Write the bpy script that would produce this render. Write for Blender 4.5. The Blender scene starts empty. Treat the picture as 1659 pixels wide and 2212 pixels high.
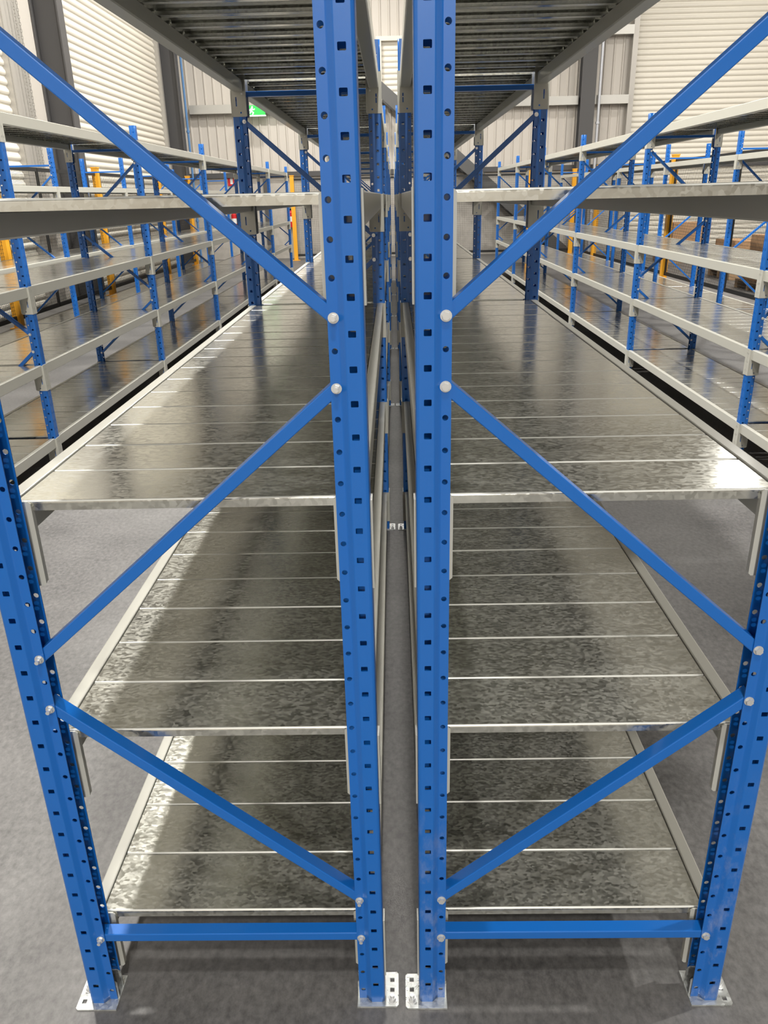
import bpy, bmesh, math, random
from mathutils import Vector, Matrix, Euler

random.seed(7)
SC = bpy.context.scene
COL = SC.collection
R = math.radians

# ------------------------------------------------------------------ camera
CAM = Vector((0.0, -1.103, 1.532))
PITCH, YAW, ROLL, FPX = 0.385, -0.0193, -0.0233, 1686.1
cp, sp = math.cos(PITCH), math.sin(PITCH)
fw = Vector((math.sin(YAW) * cp, math.cos(YAW) * cp, -sp))
rt = Vector((math.cos(YAW), -math.sin(YAW), 0))
up = rt.cross(fw)
r2 = math.cos(ROLL) * rt + math.sin(ROLL) * up
u2 = -math.sin(ROLL) * rt + math.cos(ROLL) * up
cd = bpy.data.cameras.new('camera')
cam = bpy.data.objects.new('camera', cd)
COL.objects.link(cam)
cam.matrix_world = Matrix(((r2.x, u2.x, -fw.x, CAM.x), (r2.y, u2.y, -fw.y, CAM.y),
                           (r2.z, u2.z, -fw.z, CAM.z), (0, 0, 0, 1)))
cd.sensor_fit = 'HORIZONTAL'
cd.sensor_width = 36.0
cd.lens = 36.0 * FPX / 1659.0
cd.clip_start, cd.clip_end = 0.02, 200
SC.camera = cam

# ------------------------------------------------------------------ world, lights, exposure
w = bpy.data.worlds.new('world')
SC.world = w
w.use_nodes = True
w.node_tree.nodes['Background'].inputs[0].default_value = (0.9, 0.93, 1.0, 1)
w.node_tree.nodes['Background'].inputs[1].default_value = 0.05


def lamp(name, loc, size, watts, col=(1.0, 0.965, 0.9)):
    d = bpy.data.lights.new(name, 'AREA')
    d.shape, d.size, d.energy, d.color = 'DISK', size, watts, col
    o = bpy.data.objects.new(name, d)
    COL.objects.link(o)
    o.location = loc


for X, W in ((-2.05, (520, 470, 390, 290)), (0.0, (180, 160, 135, 110)), (8.6, (900, 650, 400, 170))):
    for Y, k in zip((2.6, 7.6, 12.6, 17.6), W):
        lamp('high_bay_or_fill_light', (X, Y, 7.6), 0.40, k)
for Y, W in ((-2.7, 200), (-8.6, 560), (-14.6, 1300)):  # beyond the nearest, these are added fill lights for the rack fronts
    lamp('high_bay_or_fill_light', (0.25, Y, 7.6), 0.40, W)

SC.view_settings.view_transform = 'Standard'
SC.view_settings.look = 'None'
SC.view_settings.gamma = 1.0
SC.view_settings.use_curve_mapping = False
SC.view_settings.exposure = 0.0
SC.cycles.max_bounces = 7
SC.cycles.diffuse_bounces = 3
SC.cycles.glossy_bounces = 5
SC.cycles.transmission_bounces = 1
SC.cycles.transparent_max_bounces = 4
SC.cycles.caustics_reflective = False
SC.cycles.caustics_refractive = False
SC.cycles.sample_clamp_indirect = 4.0


# ------------------------------------------------------------------ materials
def mat(name, col, rough=0.5, metal=0.0, coat=0.0, spec=None):
    m = bpy.data.materials.new(name)
    m.use_nodes = True
    b = m.node_tree.nodes['Principled BSDF']
    b.inputs['Base Color'].default_value = (*col, 1)
    b.inputs['Roughness'].default_value = rough
    b.inputs['Metallic'].default_value = metal
    b.inputs['Coat Weight'].default_value = coat
    b.inputs['Coat Roughness'].default_value = 0.12
    if spec is not None:
        b.inputs['Specular IOR Level'].default_value = spec
    return m


def nd(m, t, **kw):
    n = m.node_tree.nodes.new(t)
    for k, v in kw.items():
        setattr(n, k, v)
    return n


def lk(m, a, b):
    m.node_tree.links.new(a, b)


def ramp(m, fac, stops):
    n = nd(m, 'ShaderNodeValToRGB')
    e = n.color_ramp.elements
    while len(e) < len(stops):
        e.new(0.5)
    for i, (p, c) in enumerate(stops):
        e[i].position = p
        e[i].color = (c, c, c, 1) if not isinstance(c, tuple) else (*c, 1)
    lk(m, fac, n.inputs[0])
    return n.outputs[0]


def coords(m, scale, rnd=True):
    """object coordinates, shifted for every object so that copies of one mesh do not look alike"""
    tc = nd(m, 'ShaderNodeTexCoord')
    mp = nd(m, 'ShaderNodeMapping')
    mp.inputs['Scale'].default_value = scale
    lk(m, tc.outputs['Object'], mp.inputs['Vector'])
    if rnd:
        oi = nd(m, 'ShaderNodeObjectInfo')
        mu = nd(m, 'ShaderNodeMath', operation='MULTIPLY')
        mu.inputs[1].default_value = 57.0
        lk(m, oi.outputs['Random'], mu.inputs[0])
        ad = nd(m, 'ShaderNodeVectorMath', operation='ADD')
        lk(m, mp.outputs[0], ad.inputs[0])
        lk(m, mu.outputs[0], ad.inputs[1])
        return ad.outputs[0]
    return mp.outputs[0]


def galvanised(name, base, rough, metal, wave, spangle):
    m = mat(name, (0.6, 0.6, 0.56), 0.2, 0.8)
    b = m.node_tree.nodes['Principled BSDF']
    v = nd(m, 'ShaderNodeTexVoronoi')
    v.inputs['Scale'].default_value = 1.0
    lk(m, coords(m, (130, 190, 130)), v.inputs['Vector'])
    n = nd(m, 'ShaderNodeTexNoise')
    n.inputs['Scale'].default_value = 1.0
    n.inputs['Detail'].default_value = 4
    lk(m, coords(m, (9, 34, 9)), n.inputs['Vector'])
    sep = nd(m, 'ShaderNodeSeparateColor')
    lk(m, v.outputs['Color'], sep.inputs[0])
    mx = nd(m, 'ShaderNodeMix', data_type='FLOAT')
    mx.inputs[0].default_value = 0.45
    lk(m, sep.outputs[0], mx.inputs[2])
    lk(m, n.outputs['Fac'], mx.inputs[3])
    lo = tuple(c * 0.88 for c in base)
    hi = tuple(min(1, c * 1.10) for c in base)
    lk(m, ramp(m, mx.outputs[0], [(0.2, lo), (0.8, hi)]), b.inputs['Base Color'])
    lk(m, ramp(m, mx.outputs[0], [(0.15, rough[0]), (0.85, rough[1])]), b.inputs['Roughness'])
    lk(m, ramp(m, mx.outputs[0], [(0.2, metal[0]), (0.8, metal[1])]), b.inputs['Metallic'])
    # flakes tip the surface a little each way; long shallow waves run across the sheet
    w1 = nd(m, 'ShaderNodeTexNoise')
    w1.inputs['Scale'].default_value = 1.0
    w1.inputs['Detail'].default_value = 1
    lk(m, coords(m, (3.0, 9, 3.0)), w1.inputs['Vector'])
    b1 = nd(m, 'ShaderNodeBump')
    b1.inputs['Strength'].default_value = 1.0
    b1.inputs['Distance'].default_value = wave
    lk(m, w1.outputs['Fac'], b1.inputs['Height'])
    n2 = nd(m, 'ShaderNodeTexNoise')
    n2.inputs['Scale'].default_value = 1.0
    n2.inputs['Detail'].default_value = 2
    lk(m, coords(m, (150, 230, 150)), n2.inputs['Vector'])
    b2 = nd(m, 'ShaderNodeBump')
    b2.inputs['Strength'].default_value = 1.0
    b2.inputs['Distance'].default_value = spangle
    lk(m, n2.outputs['Fac'], b2.inputs['Height'])
    lk(m, b1.outputs[0], b2.inputs['Normal'])
    lk(m, b2.outputs[0], b.inputs['Normal'])
    return m


M = {}
M['deck'] = galvanised('galvanised_deck', (0.60, 0.60, 0.55), (0.11, 0.25), (0.93, 0.74), 0.0004, 0.00003)
M['zinc'] = galvanised('zinc_plate', (0.62, 0.64, 0.63), (0.25, 0.4), (0.75, 0.5), 0.0002, 0.00004)

# blue powder coat with faint scuffs
m = mat('blue_paint', (0.008, 0.140, 0.53), 0.30, 0.0, 0.22)
M['blue'] = m
b = m.node_tree.nodes['Principled BSDF']
n = nd(m, 'ShaderNodeTexNoise')
n.inputs['Scale'].default_value = 1.0
n.inputs['Detail'].default_value = 5
lk(m, coords(m, (220, 220, 220)), n.inputs['Vector'])
bp = nd(m, 'ShaderNodeBump')
bp.inputs['Distance'].default_value = 0.00006
lk(m, n.outputs['Fac'], bp.inputs['Height'])
lk(m, bp.outputs[0], b.inputs['Normal'])


def scuffed():
    """the same paint rubbed pale in patches, as on the foot of the end posts"""
    m = mat('scuffed_blue_paint', (0.008, 0.140, 0.53), 0.3, 0.0, 0.3)
    b = m.node_tree.nodes['Principled BSDF']
    n = nd(m, 'ShaderNodeTexNoise')
    n.inputs['Scale'].default_value = 1.0
    n.inputs['Detail'].default_value = 8
    n.inputs['Roughness'].default_value = 0.72
    lk(m, coords(m, (30, 30, 14), False), n.inputs['Vector'])
    tc = nd(m, 'ShaderNodeTexCoord')
    sx = nd(m, 'ShaderNodeSeparateXYZ')
    lk(m, tc.outputs['Object'], sx.inputs[0])
    mr = nd(m, 'ShaderNodeMapRange')
    mr.inputs[1].default_value = 0.62
    mr.inputs[2].default_value = 0.15
    mr.inputs[3].default_value = 0.0
    mr.inputs[4].default_value = 1.0
    lk(m, sx.outputs[2], mr.inputs[0])
    mu = nd(m, 'ShaderNodeMath', operation='MULTIPLY')
    lk(m, ramp(m, n.outputs['Fac'], [(0.50, 0.0), (0.70, 0.55)]), mu.inputs[0])
    lk(m, mr.outputs[0], mu.inputs[1])
    mx = nd(m, 'ShaderNodeMix', data_type='RGBA')
    mx.inputs[6].default_value = (0.008, 0.140, 0.53, 1)
    mx.inputs[7].default_value = (0.33, 0.38, 0.52, 1)
    lk(m, mu.outputs[0], mx.inputs[0])
    lk(m, mx.outputs[2], b.inputs['Base Color'])
    return m


M['scuffed'] = scuffed()
M['beam'] = mat('pale_grey_enamel', (0.55, 0.545, 0.49), 0.35, 0.0, 0.15)
M['edge'] = mat('folded_edge_highlight', (0.66, 0.66, 0.62), 0.42, 0.4)  # paler zinc colour paints the seam highlight into the panel folds
M['bolt'] = mat('bright_bolt', (0.75, 0.76, 0.76), 0.3, 0.6)
M['yellow'] = mat('yellow_paint', (0.85, 0.40, 0.025), 0.4)
M['black'] = mat('black_paint', (0.012, 0.012, 0.012), 0.45)
M['column'] = mat('grey_steel_paint', (0.075, 0.073, 0.075), 0.5)
M['clad'] = mat('grey_cladding', (0.60, 0.56, 0.51), 0.5)
M['girt'] = mat('galvanised_girt', (0.50, 0.49, 0.46), 0.4, 0.4)
M['slat'] = mat('cream_shutter', (0.76, 0.72, 0.635), 0.5)
M['guide'] = mat('shutter_guide', (0.42, 0.40, 0.37), 0.4, 0.3)
M['stair'] = mat('dark_grey_steel', (0.10, 0.10, 0.10), 0.5)
M['card'] = mat('brown_cardboard', (0.42, 0.25, 0.13), 0.8)
M['wood'] = mat('pallet_wood', (0.45, 0.30, 0.17), 0.8)
M['ceil'] = mat('white_roof_sheet', (0.62, 0.62, 0.60), 0.7)
M['red'] = mat('red_paint', (0.62, 0.015, 0.02), 0.35)
M['white'] = mat('white_paint', (0.8, 0.8, 0.8), 0.5)
M['conduit'] = mat('blue_conduit', (0.09, 0.22, 0.45), 0.35)
M['pipe'] = mat('pale_pipe', (0.55, 0.57, 0.62), 0.35, 0.3)
m = mat('lit_green', (0.03, 0.5, 0.08), 0.4)
m.node_tree.nodes['Principled BSDF'].inputs['Emission Color'].default_value = (0.04, 0.6, 0.1, 1)
m.node_tree.nodes['Principled BSDF'].inputs['Emission Strength'].default_value = 0.55
M['lit_green'] = m
m = mat('lit_white', (0.9, 0.9, 0.9), 0.4)
m.node_tree.nodes['Principled BSDF'].inputs['Emission Color'].default_value = (1, 1, 1, 1)
m.node_tree.nodes['Principled BSDF'].inputs['Emission Strength'].default_value = 1.2
M['lit_white'] = m


def concrete(name, lo, hi, r0, r1, fine):
    m = mat(name, lo, 0.5)
    b = m.node_tree.nodes['Principled BSDF']
    a = nd(m, 'ShaderNodeTexNoise')
    a.inputs['Scale'].default_value = 1.0
    a.inputs['Detail'].default_value = 9
    a.inputs['Roughness'].default_value = 0.68
    lk(m, coords(m, (fine, fine * 0.72, fine), False), a.inputs['Vector'])
    c = nd(m, 'ShaderNodeTexNoise')
    c.inputs['Scale'].default_value = 1.0
    c.inputs['Detail'].default_value = 4
    lk(m, coords(m, (1.7, 2.3, 1.7), False), c.inputs['Vector'])
    mx = nd(m, 'ShaderNodeMix', data_type='FLOAT')
    mx.inputs[0].default_value = 0.42
    lk(m, a.outputs['Fac'], mx.inputs[2])
    lk(m, c.outputs['Fac'], mx.inputs[3])
    lk(m, ramp(m, mx.outputs[0], [(0.36, lo), (0.64, hi)]), b.inputs['Base Color'])
    lk(m, ramp(m, mx.outputs[0], [(0.3, r0), (0.7, r1)]), b.inputs['Roughness'])
    bp = nd(m, 'ShaderNodeBump')
    bp.inputs['Distance'].default_value = 0.0004
    lk(m, a.outputs['Fac'], bp.inputs['Height'])
    lk(m, bp.outputs[0], b.inputs['Normal'])
    return m


M['floor'] = concrete('polished_concrete', (0.078, 0.076, 0.076), (0.198, 0.193, 0.190), 0.42, 0.6, 60)
M['concrete'] = concrete('precast_concrete', (0.40, 0.375, 0.34), (0.52, 0.49, 0.45), 0.6, 0.8, 8)


# ------------------------------------------------------------------ mesh helpers
def link(name, me, mt, parent=None, loc=(0, 0, 0), rz=0.0):
    if mt is not None and not me.materials:
        me.materials.append(mt)
    o = bpy.data.objects.new(name, me)
    COL.objects.link(o)
    o.parent = parent
    o.location = loc
    if rz:
        o.rotation_euler = (0, 0, rz)
    return o


def tome(name, bm, smooth=False):
    bmesh.ops.recalc_face_normals(bm, faces=bm.faces)
    me = bpy.data.meshes.new(name)
    bm.to_mesh(me)
    bm.free()
    if smooth:
        for p in me.polygons:
            p.use_smooth = True
    return me


def box(bm, x0, x1, y0, y1, z0, z1, mx=None):
    vs = [bm.verts.new((x, y, z)) for x in (x0, x1) for y in (y0, y1) for z in (z0, z1)]
    for f in ((0, 1, 3, 2), (4, 6, 7, 5), (0, 4, 5, 1), (2, 3, 7, 6), (0, 2, 6, 4), (1, 5, 7, 3)):
        bm.faces.new([vs[i] for i in f])
    if mx is not None:
        for v in vs:
            v.co = mx @ v.co
    return vs


def bevbox(name, x0, x1, y0, y1, z0, z1, bev):
    bm = bmesh.new()
    box(bm, x0, x1, y0, y1, z0, z1)
    bmesh.ops.recalc_face_normals(bm, faces=bm.faces)
    bmesh.ops.bevel(bm, geom=bm.edges[:], offset=bev, segments=2, affect='EDGES')
    return tome(name, bm)


def cyl(bm, p0, p1, r, n=12, r1=None, caps=True):
    p0, p1 = Vector(p0), Vector(p1)
    d = (p1 - p0).normalized()
    a = d.orthogonal().normalized()
    c = d.cross(a)
    r1 = r if r1 is None else r1
    A = [bm.verts.new(p0 + r * (math.cos(2 * math.pi * i / n) * a + math.sin(2 * math.pi * i / n) * c)) for i in range(n)]
    B = [bm.verts.new(p1 + r1 * (math.cos(2 * math.pi * i / n) * a + math.sin(2 * math.pi * i / n) * c)) for i in range(n)]
    for i in range(n):
        bm.faces.new((A[i], A[(i + 1) % n], B[(i + 1) % n], B[i]))
    if caps:
        bm.faces.new(A[::-1])
        bm.faces.new(B)


def prism(bm, prof, axis, a0, a1):
    """extrude a closed (p, q) outline along axis; p, q are the other two axes in order"""
    def pt(p, q, a):
        return {'x': (a, p, q), 'y': (p, a, q), 'z': (p, q, a)}[axis]
    A = [bm.verts.new(pt(p, q, a0)) for p, q in prof]
    B = [bm.verts.new(pt(p, q, a1)) for p, q in prof]
    k = len(prof)
    for i in range(k):
        bm.faces.new((A[i], A[(i + 1) % k], B[(i + 1) % k], B[i]))
    bm.faces.new(A[::-1])
    bm.faces.new(B)


def empty(name, loc=(0, 0, 0), label=None, cat=None, group=None):
    o = bpy.data.objects.new(name, None)
    o.empty_display_size = 0.1
    COL.objects.link(o)
    o.location = loc
    if label:
        o['label'], o['category'] = label, cat
    if group:
        o['group'] = group
    return o


def tag(o, label, cat, group=None):
    o['label'], o['category'] = label, cat
    if group:
        o['group'] = group
    return o


def struct(o):
    o['kind'] = 'structure'
    return o


# ------------------------------------------------------------------ rack parts
PH = 2.10          # post height
PW = 0.052         # post width along the aisle
FD = 0.605         # frame depth, face to face
BAY = 2.446


def post_mesh(name):
    """open rolled section: slotted aisle face at u = 0, stepped sides with square holes, flanges with round holes"""
    # outline from the near flange round to the far flange: (u, v, pattern of the strip that starts here)
    h = PW / 2
    pts = [(0.052, -h + 0.009, 'round'), (0.0375, -h + 0.009, None), (0.0345, -h + 0.0075, None), (0.029, -h + 0.0015, None),
           (0.0265, -h, 'square'), (0.0055, -h, None), (0.0022, -h + 0.0010, None), (0.0006, -h + 0.0028, None),
           (0.0, -h + 0.0058, 'slot'), (0.0, -0.003, None), (0.0022, 0.0, None)]
    full = pts + [(u, -v, None) for u, v, _ in pts[-2::-1]]
    pat = [p for _, _, p in pts[:-1]] + [p for _, _, p in pts[-2::-1]]
    bm = bmesh.new()
    cache = {}

    def V(u, v, z):
        k = (round(u * 1e5), round(v * 1e5), round(z * 1e5))
        if k not in cache:
            cache[k] = bm.verts.new((u, v, z))
        return cache[k]
    nc = int(round((PH - 0.0125) / 0.025))
    zs = [0.0] + [0.0125 + 0.025 * i for i in range(nc)] + [PH]
    pats = []
    for i in range(len(full) - 1):
        pats.append(pat[i] if i < len(pts) - 1 else pats[len(full) - 2 - i])
    for i in range(len(full) - 1):
        (ua, va, _), (ub, vb, _) = full[i], full[i + 1]
        p = pats[i]
        L = math.hypot(ub - ua, vb - va)
        for j in range(len(zs) - 1):
            z0, z1 = zs[j], zs[j + 1]
            zc = (z0 + z1) / 2
            hole = None
            if 0 < j < len(zs) - 2:
                sq = abs((zc / 0.05) - round(zc / 0.05)) < 0.1
                if p == 'round' and not sq:
                    hole = [(0.0045 * math.cos(2 * math.pi * (k + 0.5) / 12), 0.0045 * math.sin(2 * math.pi * (k + 0.5) / 12)) for k in range(12)]
                    cu = 0.0435
                elif p == 'square' and sq:
                    a, c, q = 0.0055, 0.0048, 0.0009
                    hole = [(a, -c + q), (a, c - q), (a - q, c), (-a + q, c), (-a, c - q), (-a, -c + q), (-a + q, -c), (a - q, -c)]
                    cu = 0.0175
                elif p == 'slot' and sq:
                    a, c = 0.0022, 0.0075
                    hole = [(a, -c * .8), (a, c * .8), (a * .6, c), (-a * .6, c), (-a, c * .8), (-a, -c * .8), (-a * .6, -c), (a * .6, -c)]
                    cu = None
            if hole is None:
                bm.faces.new((V(ua, va, z0), V(ub, vb, z0), V(ub, vb, z1), V(ua, va, z1)))
                continue
            if cu is None:
                t = 0.5
            else:
                t = (cu - ua) / (ub - ua)

            def W(s, z):
                return V(ua + (ub - ua) * s, va + (vb - va) * s, z)
            H = [(t + x / L, zc + y) for x, y in hole]
            n = len(H)
            C = [(1.0, z1), (0.0, z1), (0.0, z0), (1.0, z0)]        # corner after each quarter
            q = n // 4
            # hole points start on the +s side, run counter-clockwise; quarter k spans points k*q .. k*q+q
            idx = [(1 + k * q) % n for k in range(4)]
            for k in range(4):
                c = W(*C[k])
                for s in range(q):
                    i0, i1 = (idx[k] + s) % n, (idx[k] + s + 1) % n
                    if s == q - 1:
                        c2 = W(*C[(k + 1) % 4])
                        bm.faces.new((W(*H[i0]), c, c2, W(*H[i1])))
                    else:
                        bm.faces.new((W(*H[i0]), c, W(*H[i1])))
    bmesh.ops.recalc_face_normals(bm, faces=bm.faces)
    bmesh.ops.solidify(bm, geom=bm.faces[:], thickness=0.0018)
    me = tome(name, bm)
    for p in me.polygons:          # the rolled bends are round
        n = p.normal
        p.use_smooth = abs(n.x) > .05 and abs(n.y) > .05 and abs(n.z) < .1
    return me


def foot_mesh(name):
    """zinc foot: flat plate past the aisle face, two upstands beside the post; u inward from the aisle face"""
    bm = bmesh.new()
    u0, u1, v0, v1, z1 = -0.028, 0.056, -0.040, 0.036, 0.004
    outer = [(u0 + .004, v0), (u1, v0), (u1, v1), (u0 + .004, v1), (u0, v1 - .004), (u0, v0 + .004)]
    holes = [(-0.015, 0.022), (-0.015, 0.002)]
    # plate as strips in u so the two bolt holes stay open
    us = [u0 + .004, -0.0195, -0.0105, u1]
    box(bm, us[0], us[1], v0, v1, 0, z1)
    box(bm, us[2], us[3], v0, v1, 0, z1)
    for a, c in ((v0, -0.0265), (-0.0175, -0.0045), (0.0045, 0.0175), (0.0265, v1)):
        box(bm, us[1], us[2], a, c, 0, z1)
    prism(bm, [(u0 + .004, v0), (u0, v0 + .004), (u0, v1 - .004), (u0 + .004, v1)], 'z', 0, z1)
    for s in (-1, 1):
        y = s * (PW / 2 - 0.0135)
        prism(bm, [(0.010, z1), (0.055, z1), (0.055, 0.045), (0.048, 0.052), (0.010, 0.052)], 'y', y - .0012, y + .0012)
    return tome(name, bm)


def hexbolt_mesh(name, r, hgt, stud):
    """head on -y side, base at y = 0"""
    bm = bmesh.new()
    cyl(bm, (0, 0, 0), (0, -0.0012, 0), r * 1.35, 16)
    cyl(bm, (0, -0.0012, 0), (0, -hgt, 0), r, 6)
    cyl(bm, (0, -hgt, 0), (0, -hgt - stud, 0), r * 0.6, 10)
    return tome(name, bm)


def beam_mesh(name, length):
    """stepped box rail along y; outer face at u = 0, deck ledge inside; z = 0 is the deck level"""
    bm = bmesh.new()
    r = 0.003
    prof = [(0.0, -0.055), (0.0, 0.002 - r), (r * .3, 0.002 - r * .3), (r, 0.002), (0.026 - r, 0.002), (0.026 - r * .3, 0.002 - r * .3), (0.026, 0.002 - r),
            (0.026, -0.019), (0.041, -0.019), (0.041, -0.055), (0.038, -0.058), (0.003, -0.058)]
    prof = [(u + 0.008, z) for u, z in prof]
    prism(bm, prof, 'y', -length / 2, length / 2)
    return tome(name, bm)


def connector_mesh(name):
    """pressed end plate at the +y end of a rail: leaf on the aisle face, leaf on the post side; z = 0 is the deck level.
    y = 0 is the post side face, the post lies at y > 0"""
    bm = bmesh.new()
    # aisle-face leaf, three slots
    z0, z1, y0, y1 = -0.150, 0.003, -0.004, 0.0252
    ys = [y0, 0.0150, 0.0185, y1]
    slots = [(-0.030, -0.018), (-0.080, -0.068), (-0.130, -0.118)]
    box(bm, -0.003, 0.0, ys[0], ys[1], z0, z1)
    box(bm, -0.003, 0.0, ys[2], ys[3], z0, z1)
    zz = [z0, *[v for s in reversed(slots) for v in s], z1]
    for i in range(0, len(zz), 2):
        box(bm, -0.003, 0.0, ys[1], ys[2], zz[i], zz[i + 1])
    # side leaf with one long slot and one round hole
    us = [0.0, 0.0165, 0.0215, 0.0325, 0.0385, 0.060]
    zl, zh = -0.150, 0.0
    def leaf(a, c, za, zb):
        box(bm, a, c, -0.003, 0.0, za, zb)
    leaf(us[0], us[1], zl, zh)
    leaf(us[1], us[2], zl, -0.112)
    leaf(us[1], us[2], -0.078, zh)
    leaf(us[2], us[3], zl, zh)
    leaf(us[3], us[4], zl, -0.138)
    leaf(us[3], us[4], -0.132, zh)
    leaf(us[4], us[5] - .004, zl, zh)
    prism(bm, [(us[5] - .004, zl), (us[5], zl + .004), (us[5], zh - .004), (us[5] - .004, zh)], 'y', -0.003, 0.0)
    # folded stiffener lip along the inner edge
    box(bm, us[5] - .004, us[5], -0.010, -0.003, zl + .006, zh - .010)
    return tome(name, bm)


def deck_mesh(name):
    """one folded sheet 149 mm wide along y, its lips turned down and back under; length along x; top at z = 0"""
    bm = bmesh.new()
    L, wd, r, h = 0.5330, 0.1487, 0.0045, 0.0165
    half = wd / 2
    arc = [(half - r + r * math.sin(a), -r + r * math.cos(a)) for a in [R(15 * q) for q in range(7)]]
    out = arc + [(half, -h), (half - .012, -h), (half - .012, -h + .0012), (half - .0012, -h + .0012), (half - .0012, -0.0052), (half - .005, -0.0014)]
    prof = out + [(-y, z) for y, z in out[::-1]]
    k = len(prof)
    xs = [-L / 2, L / 2]
    A = [bm.verts.new((xs[0], y, z)) for y, z in prof]
    B = [bm.verts.new((xs[1], y, z)) for y, z in prof]
    for i in range(k):
        f = bm.faces.new((A[i], A[(i + 1) % k], B[(i + 1) % k], B[i]))
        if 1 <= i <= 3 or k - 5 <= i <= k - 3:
            f.material_index = 1  # rounded long folds carry the painted highlight
    # end lips, turned down like the long ones
    for s in (-1, 1):
        x0, x1 = sorted((s * L / 2, s * (L / 2 - .0012)))
        box(bm, x0, x1, -half + .006, half - .006, -h, -0.0008)
    return tome(name, bm)


def brace_mesh(name, dx, dz, over=0.009):
    """rolled channel between two bolts dx, dz apart, web to the front, open below"""
    bm = bmesh.new()
    ln = math.hypot(dx, dz)
    ang = math.atan2(dz, dx)
    hw, dp, t, r = 0.0095, 0.025, 0.0018, 0.0016
    prof = [(-dp / 2, -hw + r), (-dp / 2 + r * .3, -hw + r * .3), (-dp / 2 + r, -hw), (dp / 2, -hw), (dp / 2, -hw + t), (-dp / 2 + t, -hw + t),
            (-dp / 2 + t, hw - t), (dp / 2, hw - t), (dp / 2, hw), (-dp / 2 + r, hw), (-dp / 2 + r * .3, hw - r * .3), (-dp / 2, hw - r)]
    prism(bm, prof, 'x', -over, ln + over)
    mx = Matrix.Rotation(-ang, 4, 'Y')
    for v in bm.verts:
        v.co = mx @ v.co
    return tome(name, bm)


ME = {
    'post': post_mesh('upright_post'),
    'foot': foot_mesh('foot_plate'),
    'bolt': hexbolt_mesh('bolt', 0.0062, 0.006, 0.0),
    'nut': hexbolt_mesh('nut', 0.0058, 0.006, 0.0065),
    'anchor': hexbolt_mesh('anchor_bolt', 0.0075, 0.008, 0.007),
    'conn': connector_mesh('connector'),
    'beam': beam_mesh('crossbeam', BAY - PW - 0.006),
    'deck': deck_mesh('deck_panel'),
}
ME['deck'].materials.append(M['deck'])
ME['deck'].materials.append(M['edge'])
ME['post_scuffed'] = ME['post'].copy()
# mirrored connector (for the other end of a rail)
bm = bmesh.new()
bm.from_mesh(ME['conn'])
for v in bm.verts:
    v.co.y = -v.co.y
ME['conn2'] = tome('connector', bm)

BOLT_U = 0.0435
PAIRS = [('h', 0.175), ('d', 0.275, 0.725), ('u', 0.825, 1.275), ('d', 1.375, 1.825), ('h', 1.925)]   # d rises away from the inner post


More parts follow.
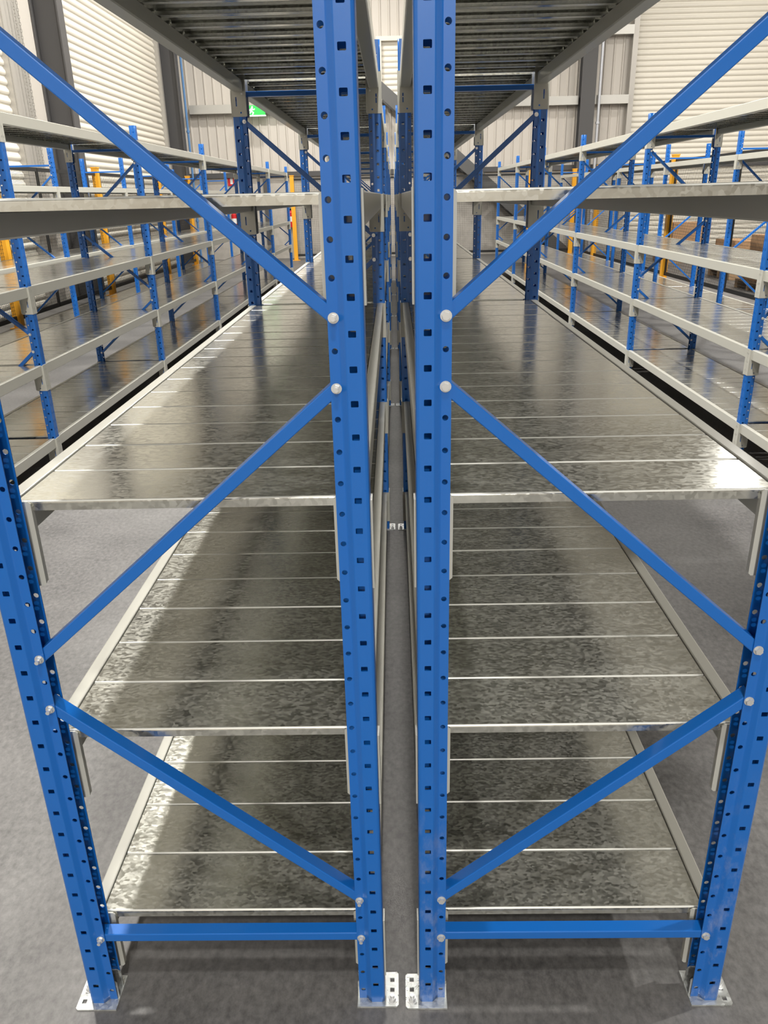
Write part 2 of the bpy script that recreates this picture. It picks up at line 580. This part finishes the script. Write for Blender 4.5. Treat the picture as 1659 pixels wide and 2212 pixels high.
def rack(label, face, other, frames, levels, outer_end, max_panels, scuff=False, studs=False):
    """face / other: x of the two aisle faces, the first the one whose diagonals start low; frames: y of the frame centres"""
    root = empty('shelving_rack', (face, frames[0], 0), label, 'shelving', 'blue shelving racks')
    ox, oy = face, frames[0]
    d = 1 if other > face else -1          # direction inward from face

    def rel(x, y, z):
        return (x - ox, y - oy, z)
    span = FD - 2 * BOLT_U
    bh = ME.setdefault(('bh'), brace_mesh('horizontal_brace', span, 0))
    bd = ME.setdefault(('bd'), brace_mesh('diagonal_brace', span, 0.45))
    bd2 = ME.setdefault(('bd2'), brace_mesh('diagonal_brace', span, -0.45))
    for fi, fy in enumerate(frames):
        posts = []
        for px, sgn in ((face, d), (other, -d)):
            sc = scuff and fi == 0
            p = link('upright_post', ME['post_scuffed' if sc else 'post'], M['scuffed' if sc else 'blue'], root,
                     rel(px, fy, 0.0035), 0 if sgn > 0 else math.pi)
            posts.append((p, px, sgn))
            f = link('foot_plate', ME['foot'], M['zinc'], root, rel(px, fy, 0.0), 0 if sgn > 0 else math.pi)
            if fi < 2:
                vy = -0.022 if outer_end and px == face else 0.006
                a = link('anchor_bolt', ME['anchor'], M['bolt'], f, (-0.015, vy if sgn > 0 else -vy, 0.004))
                a.rotation_euler = (R(-90), 0, 0)
        for pr in PAIRS:
            low = min(face, other)
            xl = low + BOLT_U
            if pr[0] == 'h':
                me, z = bh, pr[1]
                nm, za, zb = 'horizontal_brace', z, z
            else:
                rise_from_face = (pr[0] == 'd')
                z = pr[1]
                asc = rise_from_face == (d > 0)
                me = bd if asc else bd2
                za, zb = (pr[1], pr[2]) if asc else (pr[2], pr[1])
                nm = 'diagonal_brace'
            br = link(nm, me, M['blue'], root, rel(xl, fy - 0.002, za))
            if fi < 3:
                for bx, bz in ((0.0, 0.0), (span, zb - za)):
                    link('bolt', ME['nut' if studs else 'bolt'], M['bolt'], br, (bx, -PW / 2 + 0.009 + 0.002, bz))
    # rails and their end plates
    for bi in range(len(frames) - 1):
        cy = (frames[bi] + frames[bi + 1]) / 2
        for z in levels:
            for px, sgn in ((face, d), (other, -d)):
                rz = 0 if sgn > 0 else math.pi
                g = link('crossbeam', ME['beam'], M['beam'], root, rel(px, cy, z), rz)
                e = (BAY - PW) / 2
                c1 = link('connector', ME['conn'], M['beam'], g, (0, e, 0))
                c2 = link('connector', ME['conn2'], M['beam'], g, (0, -e, 0))
    # deck panels: the nearest as parts, the rest joined
    cx = (face + other) / 2
    spots = []
    for bi in range(len(frames) - 1):
        y0 = frames[bi] + PW / 2 + 0.006
        for z in levels:
            for k in range(16):
                y = y0 + 0.0745 + 0.1494 * k
                spots.append((math.hypot(cx - CAM.x, y - CAM.y), cx, y, z))
    spots.sort()
    for dist, x, y, z in spots[:max_panels]:
        o = link('deck_panel', ME['deck'], M['deck'], root, rel(x, y, z + random.uniform(-0.0006, 0.0002)))
        o.rotation_euler = (R(random.uniform(-0.16, 0.16)), R(random.uniform(-0.05, 0.05)), 0)
    rest = spots[max_panels:]
    if rest:
        bm = bmesh.new()
        for dist, x, y, z in rest:
            n0 = len(bm.verts)
            bm.from_mesh(ME['deck'])
            bm.verts.ensure_lookup_table()
            off = Vector(rel(x, y, z - random.uniform(0, 0.0006)))
            mx = Matrix.Translation(off) @ Euler((R(random.uniform(-0.16, 0.16)), 0, 0)).to_matrix().to_4x4()
            for v in bm.verts[n0:]:
                v.co = mx @ v.co
        me = bpy.data.meshes.new('deck_panel')
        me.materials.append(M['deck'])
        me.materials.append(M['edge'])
        bm.to_mesh(me)
        bm.free()
        o = link('deck_panel', me, M['deck'], root)
        o['kind'] = 'stuff'
    return root


LV = [0.196, 0.644, 1.091, 1.539, 1.992]
H0 = PW / 2


# ------------------------------------------------------------------ the setting
FARY, LEFTX, RIGHTX, BACKY, CEIL = 21.3, -5.62, 13.5, -19.0, 8.2


def panel(name, x0, x1, y0, y1, z0, z1, mt):
    bm = bmesh.new()
    box(bm, x0, x1, y0, y1, z0, z1)
    return struct(link(name, tome(name, bm), mt))


panel('floor', LEFTX - .3, RIGHTX + .3, BACKY - .3, FARY + .3, -0.2, 0.0, M['floor'])
panel('ceiling', LEFTX - .3, RIGHTX + .3, BACKY - .3, FARY + .3, CEIL, CEIL + .2, M['ceil'])
wf = panel('wall_far', LEFTX - .3, RIGHTX + .3, FARY, FARY + .2, 0.0, 2.05, M['concrete'])
wl = panel('wall_left', LEFTX - .2, LEFTX, BACKY, FARY, 0.0, CEIL, M['clad'])
panel('wall_right', RIGHTX, RIGHTX + .2, BACKY, FARY, 0.0, CEIL, M['clad'])
panel('wall_back', LEFTX - .3, RIGHTX + .3, BACKY - .2, BACKY, 0.0, CEIL, M['clad'])

panel('trim_1', LEFTX, RIGHTX, FARY - 0.10, FARY + 0.02, 2.05, 2.17, M['column'])      # dark flashing over the concrete
panel('trim_2', LEFTX, RIGHTX, FARY - 0.012, FARY, 1.98, 2.05, M['clad'])


def cladding_mesh(wd, z0, z1):
    """one trapezoid-ribbed sheet, four pans wide, ribs toward the room (-y)"""
    bm = bmesh.new()
    n = 4
    p = wd / n
    prof = []
    for i in range(n):
        a = i * p
        prof += [(a, 0.0), (a + p * .70, 0.0), (a + p * .80, -0.028), (a + p * .90, -0.028)]
    prof += [(wd, 0.0)]
    A = [bm.verts.new((x, y, z0)) for x, y in prof]
    B = [bm.verts.new((x, y, z1)) for x, y in prof]
    for i in range(len(prof) - 1):
        bm.faces.new((A[i], A[i + 1], B[i + 1], B[i]))
    me = bpy.data.meshes.new('cladding_sheet')
    bm.to_mesh(me)
    bm.free()
    return me


SW = 0.90
cm = cladding_mesh(SW, 2.17, CEIL)
x = LEFTX
DOOR_C = (-0.23, 1.35, 3.72, 5.08)      # high door in the middle of the far wall
DOOR_R = (6.11, 12.4, 0.0, 7.2)         # big shutter in the far wall
while x < RIGHTX:
    a, c = x, x + SW
    if c <= DOOR_R[0] + .1 or a >= DOOR_R[1]:
        link('cladding_sheet', cm, M['clad'], wf, (x, FARY + .05, 0))
    x += SW
# wall above the big shutter
bm = bmesh.new()
box(bm, DOOR_R[0] - .3, RIGHTX, FARY + .1, FARY + .2, 2.05, CEIL)
link('header_panel', tome('header_panel', bm), M['clad'], wf)


def girt(i, x0, x1, z):
    bm = bmesh.new()
    prism(bm, [(FARY - .20, z + .10), (FARY, z + .10), (FARY, z + .085), (FARY - .185, z + .085), (FARY - .185, z - .085), (FARY, z - .085), (FARY, z - .10), (FARY - .20, z - .10)], 'x', x0, x1)
    struct(link('trim_%d' % i, tome('trim', bm), M['girt']))


girt(3, -5.15, -0.55, 3.66)
girt(4, 1.75, 4.72, 3.66)
girt(5, 5.12, 5.98, 3.66)
girt(6, 1.75, 4.72, 5.18)
girt(7, 5.12, 5.98, 5.18)
girt(8, -5.15, -0.55, 5.18)


def slat_mesh(length, pitch, axis):
    """curved shutter slat along an axis, bulging into the room; one pitch tall"""
    bm = bmesh.new()
    prof = []
    for i in range(7):
        t = i / 6
        prof.append((0.030 * math.sin(math.pi * min(1, t * 1.18)) ** 0.7 if t < 0.85 else 0.0, t * pitch))
    A, B = [], []
    for d, z in prof:
        if axis == 'y':
            A.append(bm.verts.new((d, 0, z)))
            B.append(bm.verts.new((d, length, z)))
        else:
            A.append(bm.verts.new((0, -d, z)))
            B.append(bm.verts.new((length, -d, z)))
    for i in range(6):
        bm.faces.new((A[i], A[i + 1], B[i + 1], B[i]))
    for k in (A, B):
        bm.faces.new(k)
    return tome('slat', bm)


def side_door(n, y0, y1, ztop, chains):
    x = LEFTX + 0.02
    bm = bmesh.new()
    box(bm, x - .015, x - .005, y0, y1, 0.0, ztop)
    root = struct(link('door_%d' % n, tome('door', bm), M['slat']))
    me = slat_mesh(y1 - y0, 0.125, 'y')
    z = 0.0
    while z < ztop - .05:
        link('slat', me, M['slat'], root, (x, y0, z))
        z += 0.125
    for yy in (y0, y1):
        s = -1 if yy == y0 else 1
        bm = bmesh.new()
        a, c = sorted((yy - s * .05, yy + s * .10))
        box(bm, x, x + .09, a, c, 0, ztop)
        box(bm, x + .09, x + .11, a + .02, c - .02, 0, ztop)
        link('guide_rail', tome('guide_rail', bm), M['guide'], root)
    if chains:
        for dy in (0.30, 0.42):
            bm = bmesh.new()
            k = 0
            z = 0.95
            while z < ztop:
                c = Vector((x + .16, y1 + dy, z))
                a = Vector((0.012, 0, 0)) if k % 2 else Vector((0, 0.012, 0))
                pts = [c + a - Vector((0, 0, .018)), c + a + Vector((0, 0, .018)), c - a + Vector((0, 0, .018)), c - a - Vector((0, 0, .018))]
                for i in range(4):
                    cyl(bm, pts[i], pts[(i + 1) % 4], 0.0045, 4, caps=False)
                z += 0.044
                k += 1
            ch = link('hoist_chain', tome('hoist_chain', bm), M['guide'], root)
            ch['kind'] = 'stuff'
        bm = bmesh.new()
        box(bm, LEFTX, LEFTX + .10, y1 + .12, y1 + .62, 0, ztop)
        link('chain_backing', tome('chain_backing', bm), M['guide'], root)
    return root


side_door(1, 5.2, 11.75, 7.4, True)
side_door(2, 13.62, 20.05, 7.4, False)


def front_door(n, x0, x1, z0, z1, pitch):
    bm = bmesh.new()
    box(bm, x0, x1, FARY - .02, FARY - .008, z0, z1)
    root = struct(link('door_%d' % n, tome('door', bm), M['slat']))
    me = slat_mesh(x1 - x0, pitch, 'x')
    z = z0
    while z < z1 - .05:
        link('slat', me, M['slat'], root, (x0, FARY - .022, z))
        z += pitch
    for xx, s in ((x0, -1), (x1, 1)):
        bm = bmesh.new()
        a, c = sorted((xx, xx + s * .13))
        box(bm, a, c, FARY - .16, FARY - .004, z0, z1 + .10)
        link('guide_rail', tome('guide_rail', bm), M['guide'] if n == 3 else M['slat'], root)
    bm = bmesh.new()
    box(bm, x0, x1, FARY - .16, FARY - .004, z1, z1 + .10)
    link('head_trim', tome('head_trim', bm), M['guide'] if n == 3 else M['slat'], root)
    return root


front_door(3, *DOOR_R, 0.125)
front_door(4, *DOOR_C, 0.128)


def steel_column(label, x0, x1, y0, y1, web):
    """H section, flanges across the given axis"""
    bm = bmesh.new()
    t = 0.022
    if web == 'x':          # web runs along x, flanges face +-x
        box(bm, x0, x0 + t, y0, y1, 0, CEIL)
        box(bm, x1 - t, x1, y0, y1, 0, CEIL)
        box(bm, x0 + t, x1 - t, (y0 + y1) / 2 - .01, (y0 + y1) / 2 + .01, 0, CEIL)
    else:
        box(bm, x0, x1, y0, y0 + t, 0, CEIL)
        box(bm, x0, x1, y1 - t, y1, 0, CEIL)
        box(bm, (x0 + x1) / 2 - .01, (x0 + x1) / 2 + .01, y0 + t, y1 - t, 0, CEIL)
    o = link('steel_column', tome('steel_column', bm), M['column'])
    return tag(o, label, 'column')


steel_column('dark grey steel column between the two cream roller shutters', LEFTX + .01, -5.18, 13.05, 13.30, 'x')
steel_column('dark grey steel column in the corner past the second roller shutter', LEFTX + .01, -5.18, 20.30, 20.55, 'x')
steel_column('dark grey steel column on the far wall between ribbed cladding sheets', 4.74, 5.10, FARY - .36, FARY - .06, 'y')


def pipe(label, pts, r, mt):
    bm = bmesh.new()
    for a, c in zip(pts[:-1], pts[1:]):
        cyl(bm, a, c, r, 10)
    z = 1.0
    x, y = pts[0][0], pts[0][1]
    while z < pts[-1][2]:
        cyl(bm, (x, y, z), (x, y, z + .05), r * 1.5, 10)
        z += 2.1
    o = link('conduit_pipe', tome('conduit_pipe', bm), mt)
    return tag(o, label, 'pipe')


pipe('thin blue vertical conduit beside the corner column', [(-5.12, 20.62, 0), (-5.12, 20.62, CEIL - .02)], 0.028, M['conduit'])
pipe('pale vertical pipe beside the far wall column', [(5.22, FARY - .28, 0), (5.22, FARY - .28, CEIL - .02)], 0.035, M['pipe'])

# ------------------------------------------------------------------ the racks
own_frames = [H0 + BAY * k for k in range(7)]
nbr_r = [3.55 + BAY * k for k in range(-1, 6)]
nbr_l = [3.50 + BAY * k for k in range(-1, 6)]
bk = [8.43 + BAY * k for k in range(-2, 5)]
XR0, XL0 = 0.028, -0.0425
rack('near blue end-on shelving rack, clean posts with nut ends, on the chained shutter side', XL0, XL0 - FD, own_frames, LV, True, 300, studs=True)
rack('near blue end-on shelving rack with pale scuffs on its outer post, on the staircase side', XR0, XR0 + FD, own_frames, LV, True, 300, scuff=True)
rack('five-shelf blue rack across the aisle, before the cream shutters with hoist chains', -2.086 - FD, -2.086, nbr_l, LV, False, 300)
rack('five-shelf blue rack across the aisle, on the cardboard box side', 2.088 + FD, 2.088, nbr_r, LV, False, 300)
rack('half-empty blue rack along the mesh fence before the shutters with hoist chains', -3.79 - FD, -3.79, bk, [0.195, 0.945, 1.705], False, 288)
rack('half-empty blue rack along the mesh fence before the cardboard boxes', 3.81 + FD, 3.81, bk, [0.195, 1.868], False, 192)


# ------------------------------------------------------------------ mesh fences
def fence(label, p0, p1, posts, ztop=2.0, step=1.25, mats=('yellow', 'black')):
    """p0 -> p1 along the floor; posts: distances along the run of the yellow posts"""
    p0, p1 = Vector((*p0, 0)), Vector((*p1, 0))
    d = (p1 - p0)
    ln = d.length
    ang = math.atan2(d.y, d.x)
    root = empty('mesh_fence', p0, label, 'fence')
    root.rotation_euler = (0, 0, ang)
    for s in posts:
        bm = bmesh.new()
        box(bm, s - .05, s + .05, -.05, .05, 0.0, ztop + .06)
        box(bm, s - .058, s + .058, -.058, .058, ztop + .06, ztop + .08)
        box(bm, s - .10, s + .10, -.09, .09, 0.0, 0.010)
        link('fence_post', tome('fence_post', bm), M['yellow'], root)
    n = max(1, round(ln / step))
    w = ln / n
    fr = bmesh.new()
    t = .02
    box(fr, 0.01, w - .01, -t / 2, t / 2, ztop - .05, ztop)
    box(fr, 0.01, w - .01, -t / 2, t / 2, 0.10, 0.16)
    box(fr, 0.01, 0.01 + t, -t / 2, t / 2, 0.16, ztop - .05)
    box(fr, w - .01 - t, w - .01, -t / 2, t / 2, 0.16, ztop - .05)
    frm = tome('mesh_panel', fr)
    wm = bmesh.new()
    r = .0016
    x = .03
    while x < w - .03:
        box(wm, x - r, x + r, -r, r, 0.16, ztop - .05)
        x += .045
    z = 0.19
    while z < ztop - .06:
        box(wm, .03, w - .03, -r, r, z - r, z + r)
        z += .045
    wme = tome('mesh_wires', wm)
    for i in range(n):
        p = link('mesh_panel', frm, M['black'], root, (i * w, 0, 0))
        q = link('mesh_wires', wme, M['black'], p)
        q['kind'] = 'stuff'
    return root


fence('black mesh fence with yellow posts along the cream shutters with hoist chains', (-5.0, 2.0), (-5.0, 19.6), [0.05, 3.70, 7.42, 11.16, 14.9, 17.55])
fence('black mesh fence with yellow posts along the cardboard boxes', (5.08, 2.0), (4.72, 19.9), [1.75, 6.65, 11.6, 16.5, 17.85])
fence('black mesh fence with yellow posts across the far end before the staircase', (-2.56, 20.4), (4.60, 20.4), [0.0, 6.05, 7.15], 1.98, 2.4)

# ------------------------------------------------------------------ staircase behind the far fence
st = empty('staircase', (4.45, 20.9, 0), 'dark grey steel staircase rising behind the far mesh fence to the high door', 'staircase')
slope = 3.86 / 4.68
for yy in (-.33, .30):
    bm = bmesh.new()
    box_pts = [(0.16, 0.0), (0.16, 0.13), (-4.70, 0.13 + 4.86 * slope), (-4.70, -0.25 + 4.86 * slope), (-0.14, 0.0)]
    prism(bm, box_pts, 'y', yy - .02, yy + .02)
    link('stringer', tome('stringer', bm), M['stair'], st)
bm = bmesh.new()
box(bm, -.13, .13, -.31, .28, -.015, .015)
tr = tome('tread', bm)
for i in range(1, 20):
    z = i * 0.19
    link('tread', tr, M['stair'], st, (0.12 - z / slope, 0, z))
bm = bmesh.new()
box(bm, -5.9, -4.70, -.35, .33, 3.66, 3.82)
link('landing', tome('landing', bm), M['stair'], st)
bm = bmesh.new()
box(bm, -5.88, -5.80, -.34, -.26, 0, 3.66)
link('landing_post', tome('landing_post', bm), M['stair'], st)

# ------------------------------------------------------------------ signs and small things on the far wall
ex = empty('exit_sign', (-3.42, 20.85, 3.58), 'lit green running man exit sign high on the far wall', 'sign')
bm = bmesh.new()
box(bm, -.24, .24, -.03, .03, -.10, .12)
link('sign_box', tome('sign_box', bm), M['lit_green'], ex)
bm = bmesh.new()
box(bm, -.25, .25, -.036, .036, -.125, -.10)
link('sign_edge', tome('sign_edge', bm), M['lit_white'], ex)
bm = bmesh.new()
cyl(bm, (-.075, -.033, .080), (-.075, -.036, .080), .020, 14)
for a, c, r in (((-.08, .055), (-.10, -.01), .019), ((-.10, -.01), (-.05, -.045), .013), ((-.05, -.045), (-.075, -.085), .012),
                ((-.10, -.01), (-.135, -.05), .013), ((-.135, -.05), (-.18, -.052), .012), ((-.085, .045), (-.04, .02), .010),
                ((-.04, .02), (-.015, .04), .009), ((-.09, .045), (-.135, .025), .010), ((-.135, .025), (-.145, -.01), .009)):
    va, vc = Vector((a[0], -.0345, a[1])), Vector((c[0], -.0345, c[1]))
    dd = (vc - va).normalized()
    nn = Vector((-dd.z, 0, dd.x)) * r
    fr = [va + nn - dd * r * .5, va - nn - dd * r * .5, vc - nn + dd * r * .5, vc + nn + dd * r * .5]
    f0 = [bm.verts.new(p) for p in fr]
    f1 = [bm.verts.new(p + Vector((0, .004, 0))) for p in fr]
    bm.faces.new(f0)
    for i in range(4):
        bm.faces.new((f0[i], f0[(i + 1) % 4], f1[(i + 1) % 4], f1[i]))
link('running_man', tome('running_man', bm), M['lit_white'], ex)
bm = bmesh.new()
box(bm, -.02, .02, .03, .40, -.02, .02)
link('sign_bracket', tome('sign_bracket', bm), M['girt'], ex)

fs = empty('fire_sign', (-4.26, FARY - .02, 1.99), 'small red fire extinguisher location sign on the concrete wall', 'sign')
bm = bmesh.new()
box(bm, -.10, .10, -.006, 0.014, -.13, .13)
link('sign_plate', tome('sign_plate', bm), M['red'], fs)
bm = bmesh.new()
prism(bm, [(-.03, -.09), (.03, -.09), (.035, -.08), (.035, .05), (.02, .075), (.012, .095), (-.012, .095), (-.02, .075), (-.035, .05), (-.035, -.08)], 'y', -.009, -.006)
link('extinguisher_symbol', tome('extinguisher_symbol', bm), M['white'], fs)


def extinguisher(label, x, y, z):
    root = empty('fire_extinguisher', (x, y, z), label, 'extinguisher', 'wall fire extinguishers')
    bm = bmesh.new()
    cyl(bm, (0, 0, 0), (0, 0, .36), .075, 16)
    cyl(bm, (0, 0, .36), (0, 0, .42), .075, 16, .030)
    link('cylinder_body', tome('cylinder_body', bm), M['red'], root)
    bm = bmesh.new()
    cyl(bm, (0, 0, .42), (0, 0, .47), .022, 12)
    box(bm, -.012, .012, -.10, .03, .46, .475)
    box(bm, -.012, .012, -.09, .02, .485, .497)
    link('valve_lever', tome('valve_lever', bm), M['black'], root)
    bm = bmesh.new()
    cyl(bm, (0.03, -.03, .44), (0.085, -.04, .38), .010, 8)
    cyl(bm, (0.085, -.04, .38), (0.09, -.04, .10), .010, 8, .014)
    link('hose', tome('hose', bm), M['black'], root)
    bm = bmesh.new()
    cyl(bm, (0, 0, .14), (0, 0, .27), .0765, 16, caps=False)
    link('label_band', tome('label_band', bm), M['white'], root)
    bm = bmesh.new()
    box(bm, -.03, .03, .07, .11, .05, .40)
    link('wall_bracket', tome('wall_bracket', bm), M['girt'], root)


extinguisher('red fire extinguisher with pale band under the red sign', -4.26, FARY - .11, 0.78)
extinguisher('red fire extinguisher beside the yellow corner post of the far fence', -2.74, FARY - .11, 0.80)

# concrete wall joint piece seen between the racks
panel('trim_9', -3.42, -3.30, FARY - .09, FARY, 0.0, 2.05, M['column'])

# ------------------------------------------------------------------ boxes beyond the fence
pm = {}


def pallet(label, x, y, n, hgt, wd=1.1, dp=1.0):
    root = empty('pallet', (x, y, 0), label, 'pallet', 'pallets beyond the fence')
    bm = bmesh.new()
    for k in range(7):
        a = -wd / 2 + k * (wd - .1) / 6
        box(bm, a, a + .1, -dp / 2, dp / 2, .115, .135)
    link('deck_board', tome('deck_board', bm), M['wood'], root)['kind'] = 'stuff'
    bm = bmesh.new()
    for k in range(3):
        a = -dp / 2 + k * (dp - .1) / 2
        box(bm, -wd / 2, wd / 2, a, a + .1, .0, .115)
    link('bearer', tome('bearer', bm), M['wood'], root)['kind'] = 'stuff'
    return root


def carton(label, x, y, z, sx, sy, sz, rz=0.0):
    root = empty('cardboard_box', (x, y, z), label, 'box', 'cardboard boxes beyond the fence')
    root.rotation_euler = (0, 0, rz)
    o = link('carton', bevbox('carton', -sx / 2, sx / 2, -sy / 2, sy / 2, 0, sz, .008), M['card'], root)
    bm = bmesh.new()
    box(bm, -sx / 2 - .001, sx / 2 + .001, -.03, .03, sz - .1, sz + .001)
    link('tape', tome('tape', bm), M['wood'], root)
    return root


pallet('wooden pallet under the tall cardboard box stack, nearest beyond the fence', 6.2, 11.9, 0, 0)
carton('wide brown cardboard box at the bottom of the stack on the nearest pallet', 6.2, 11.9, .136, 1.0, .9, .36)
carton('brown cardboard box topmost on the nearest pallet, turned slightly', 6.15, 11.85, .497, .8, .7, .34, .2)
pallet('wooden pallet with one low box, second beyond the fence', 6.5, 13.9, 0, 0)
carton('low brown cardboard box alone on the second pallet', 6.5, 13.9, .136, 1.0, .9, .52)
pallet('wooden pallet farthest beyond the fence, near the big far shutter', 6.6, 17.6, 0, 0)
carton('tall brown cardboard box on the farthest pallet', 6.6, 17.6, .136, .8, .8, .70, -.1)
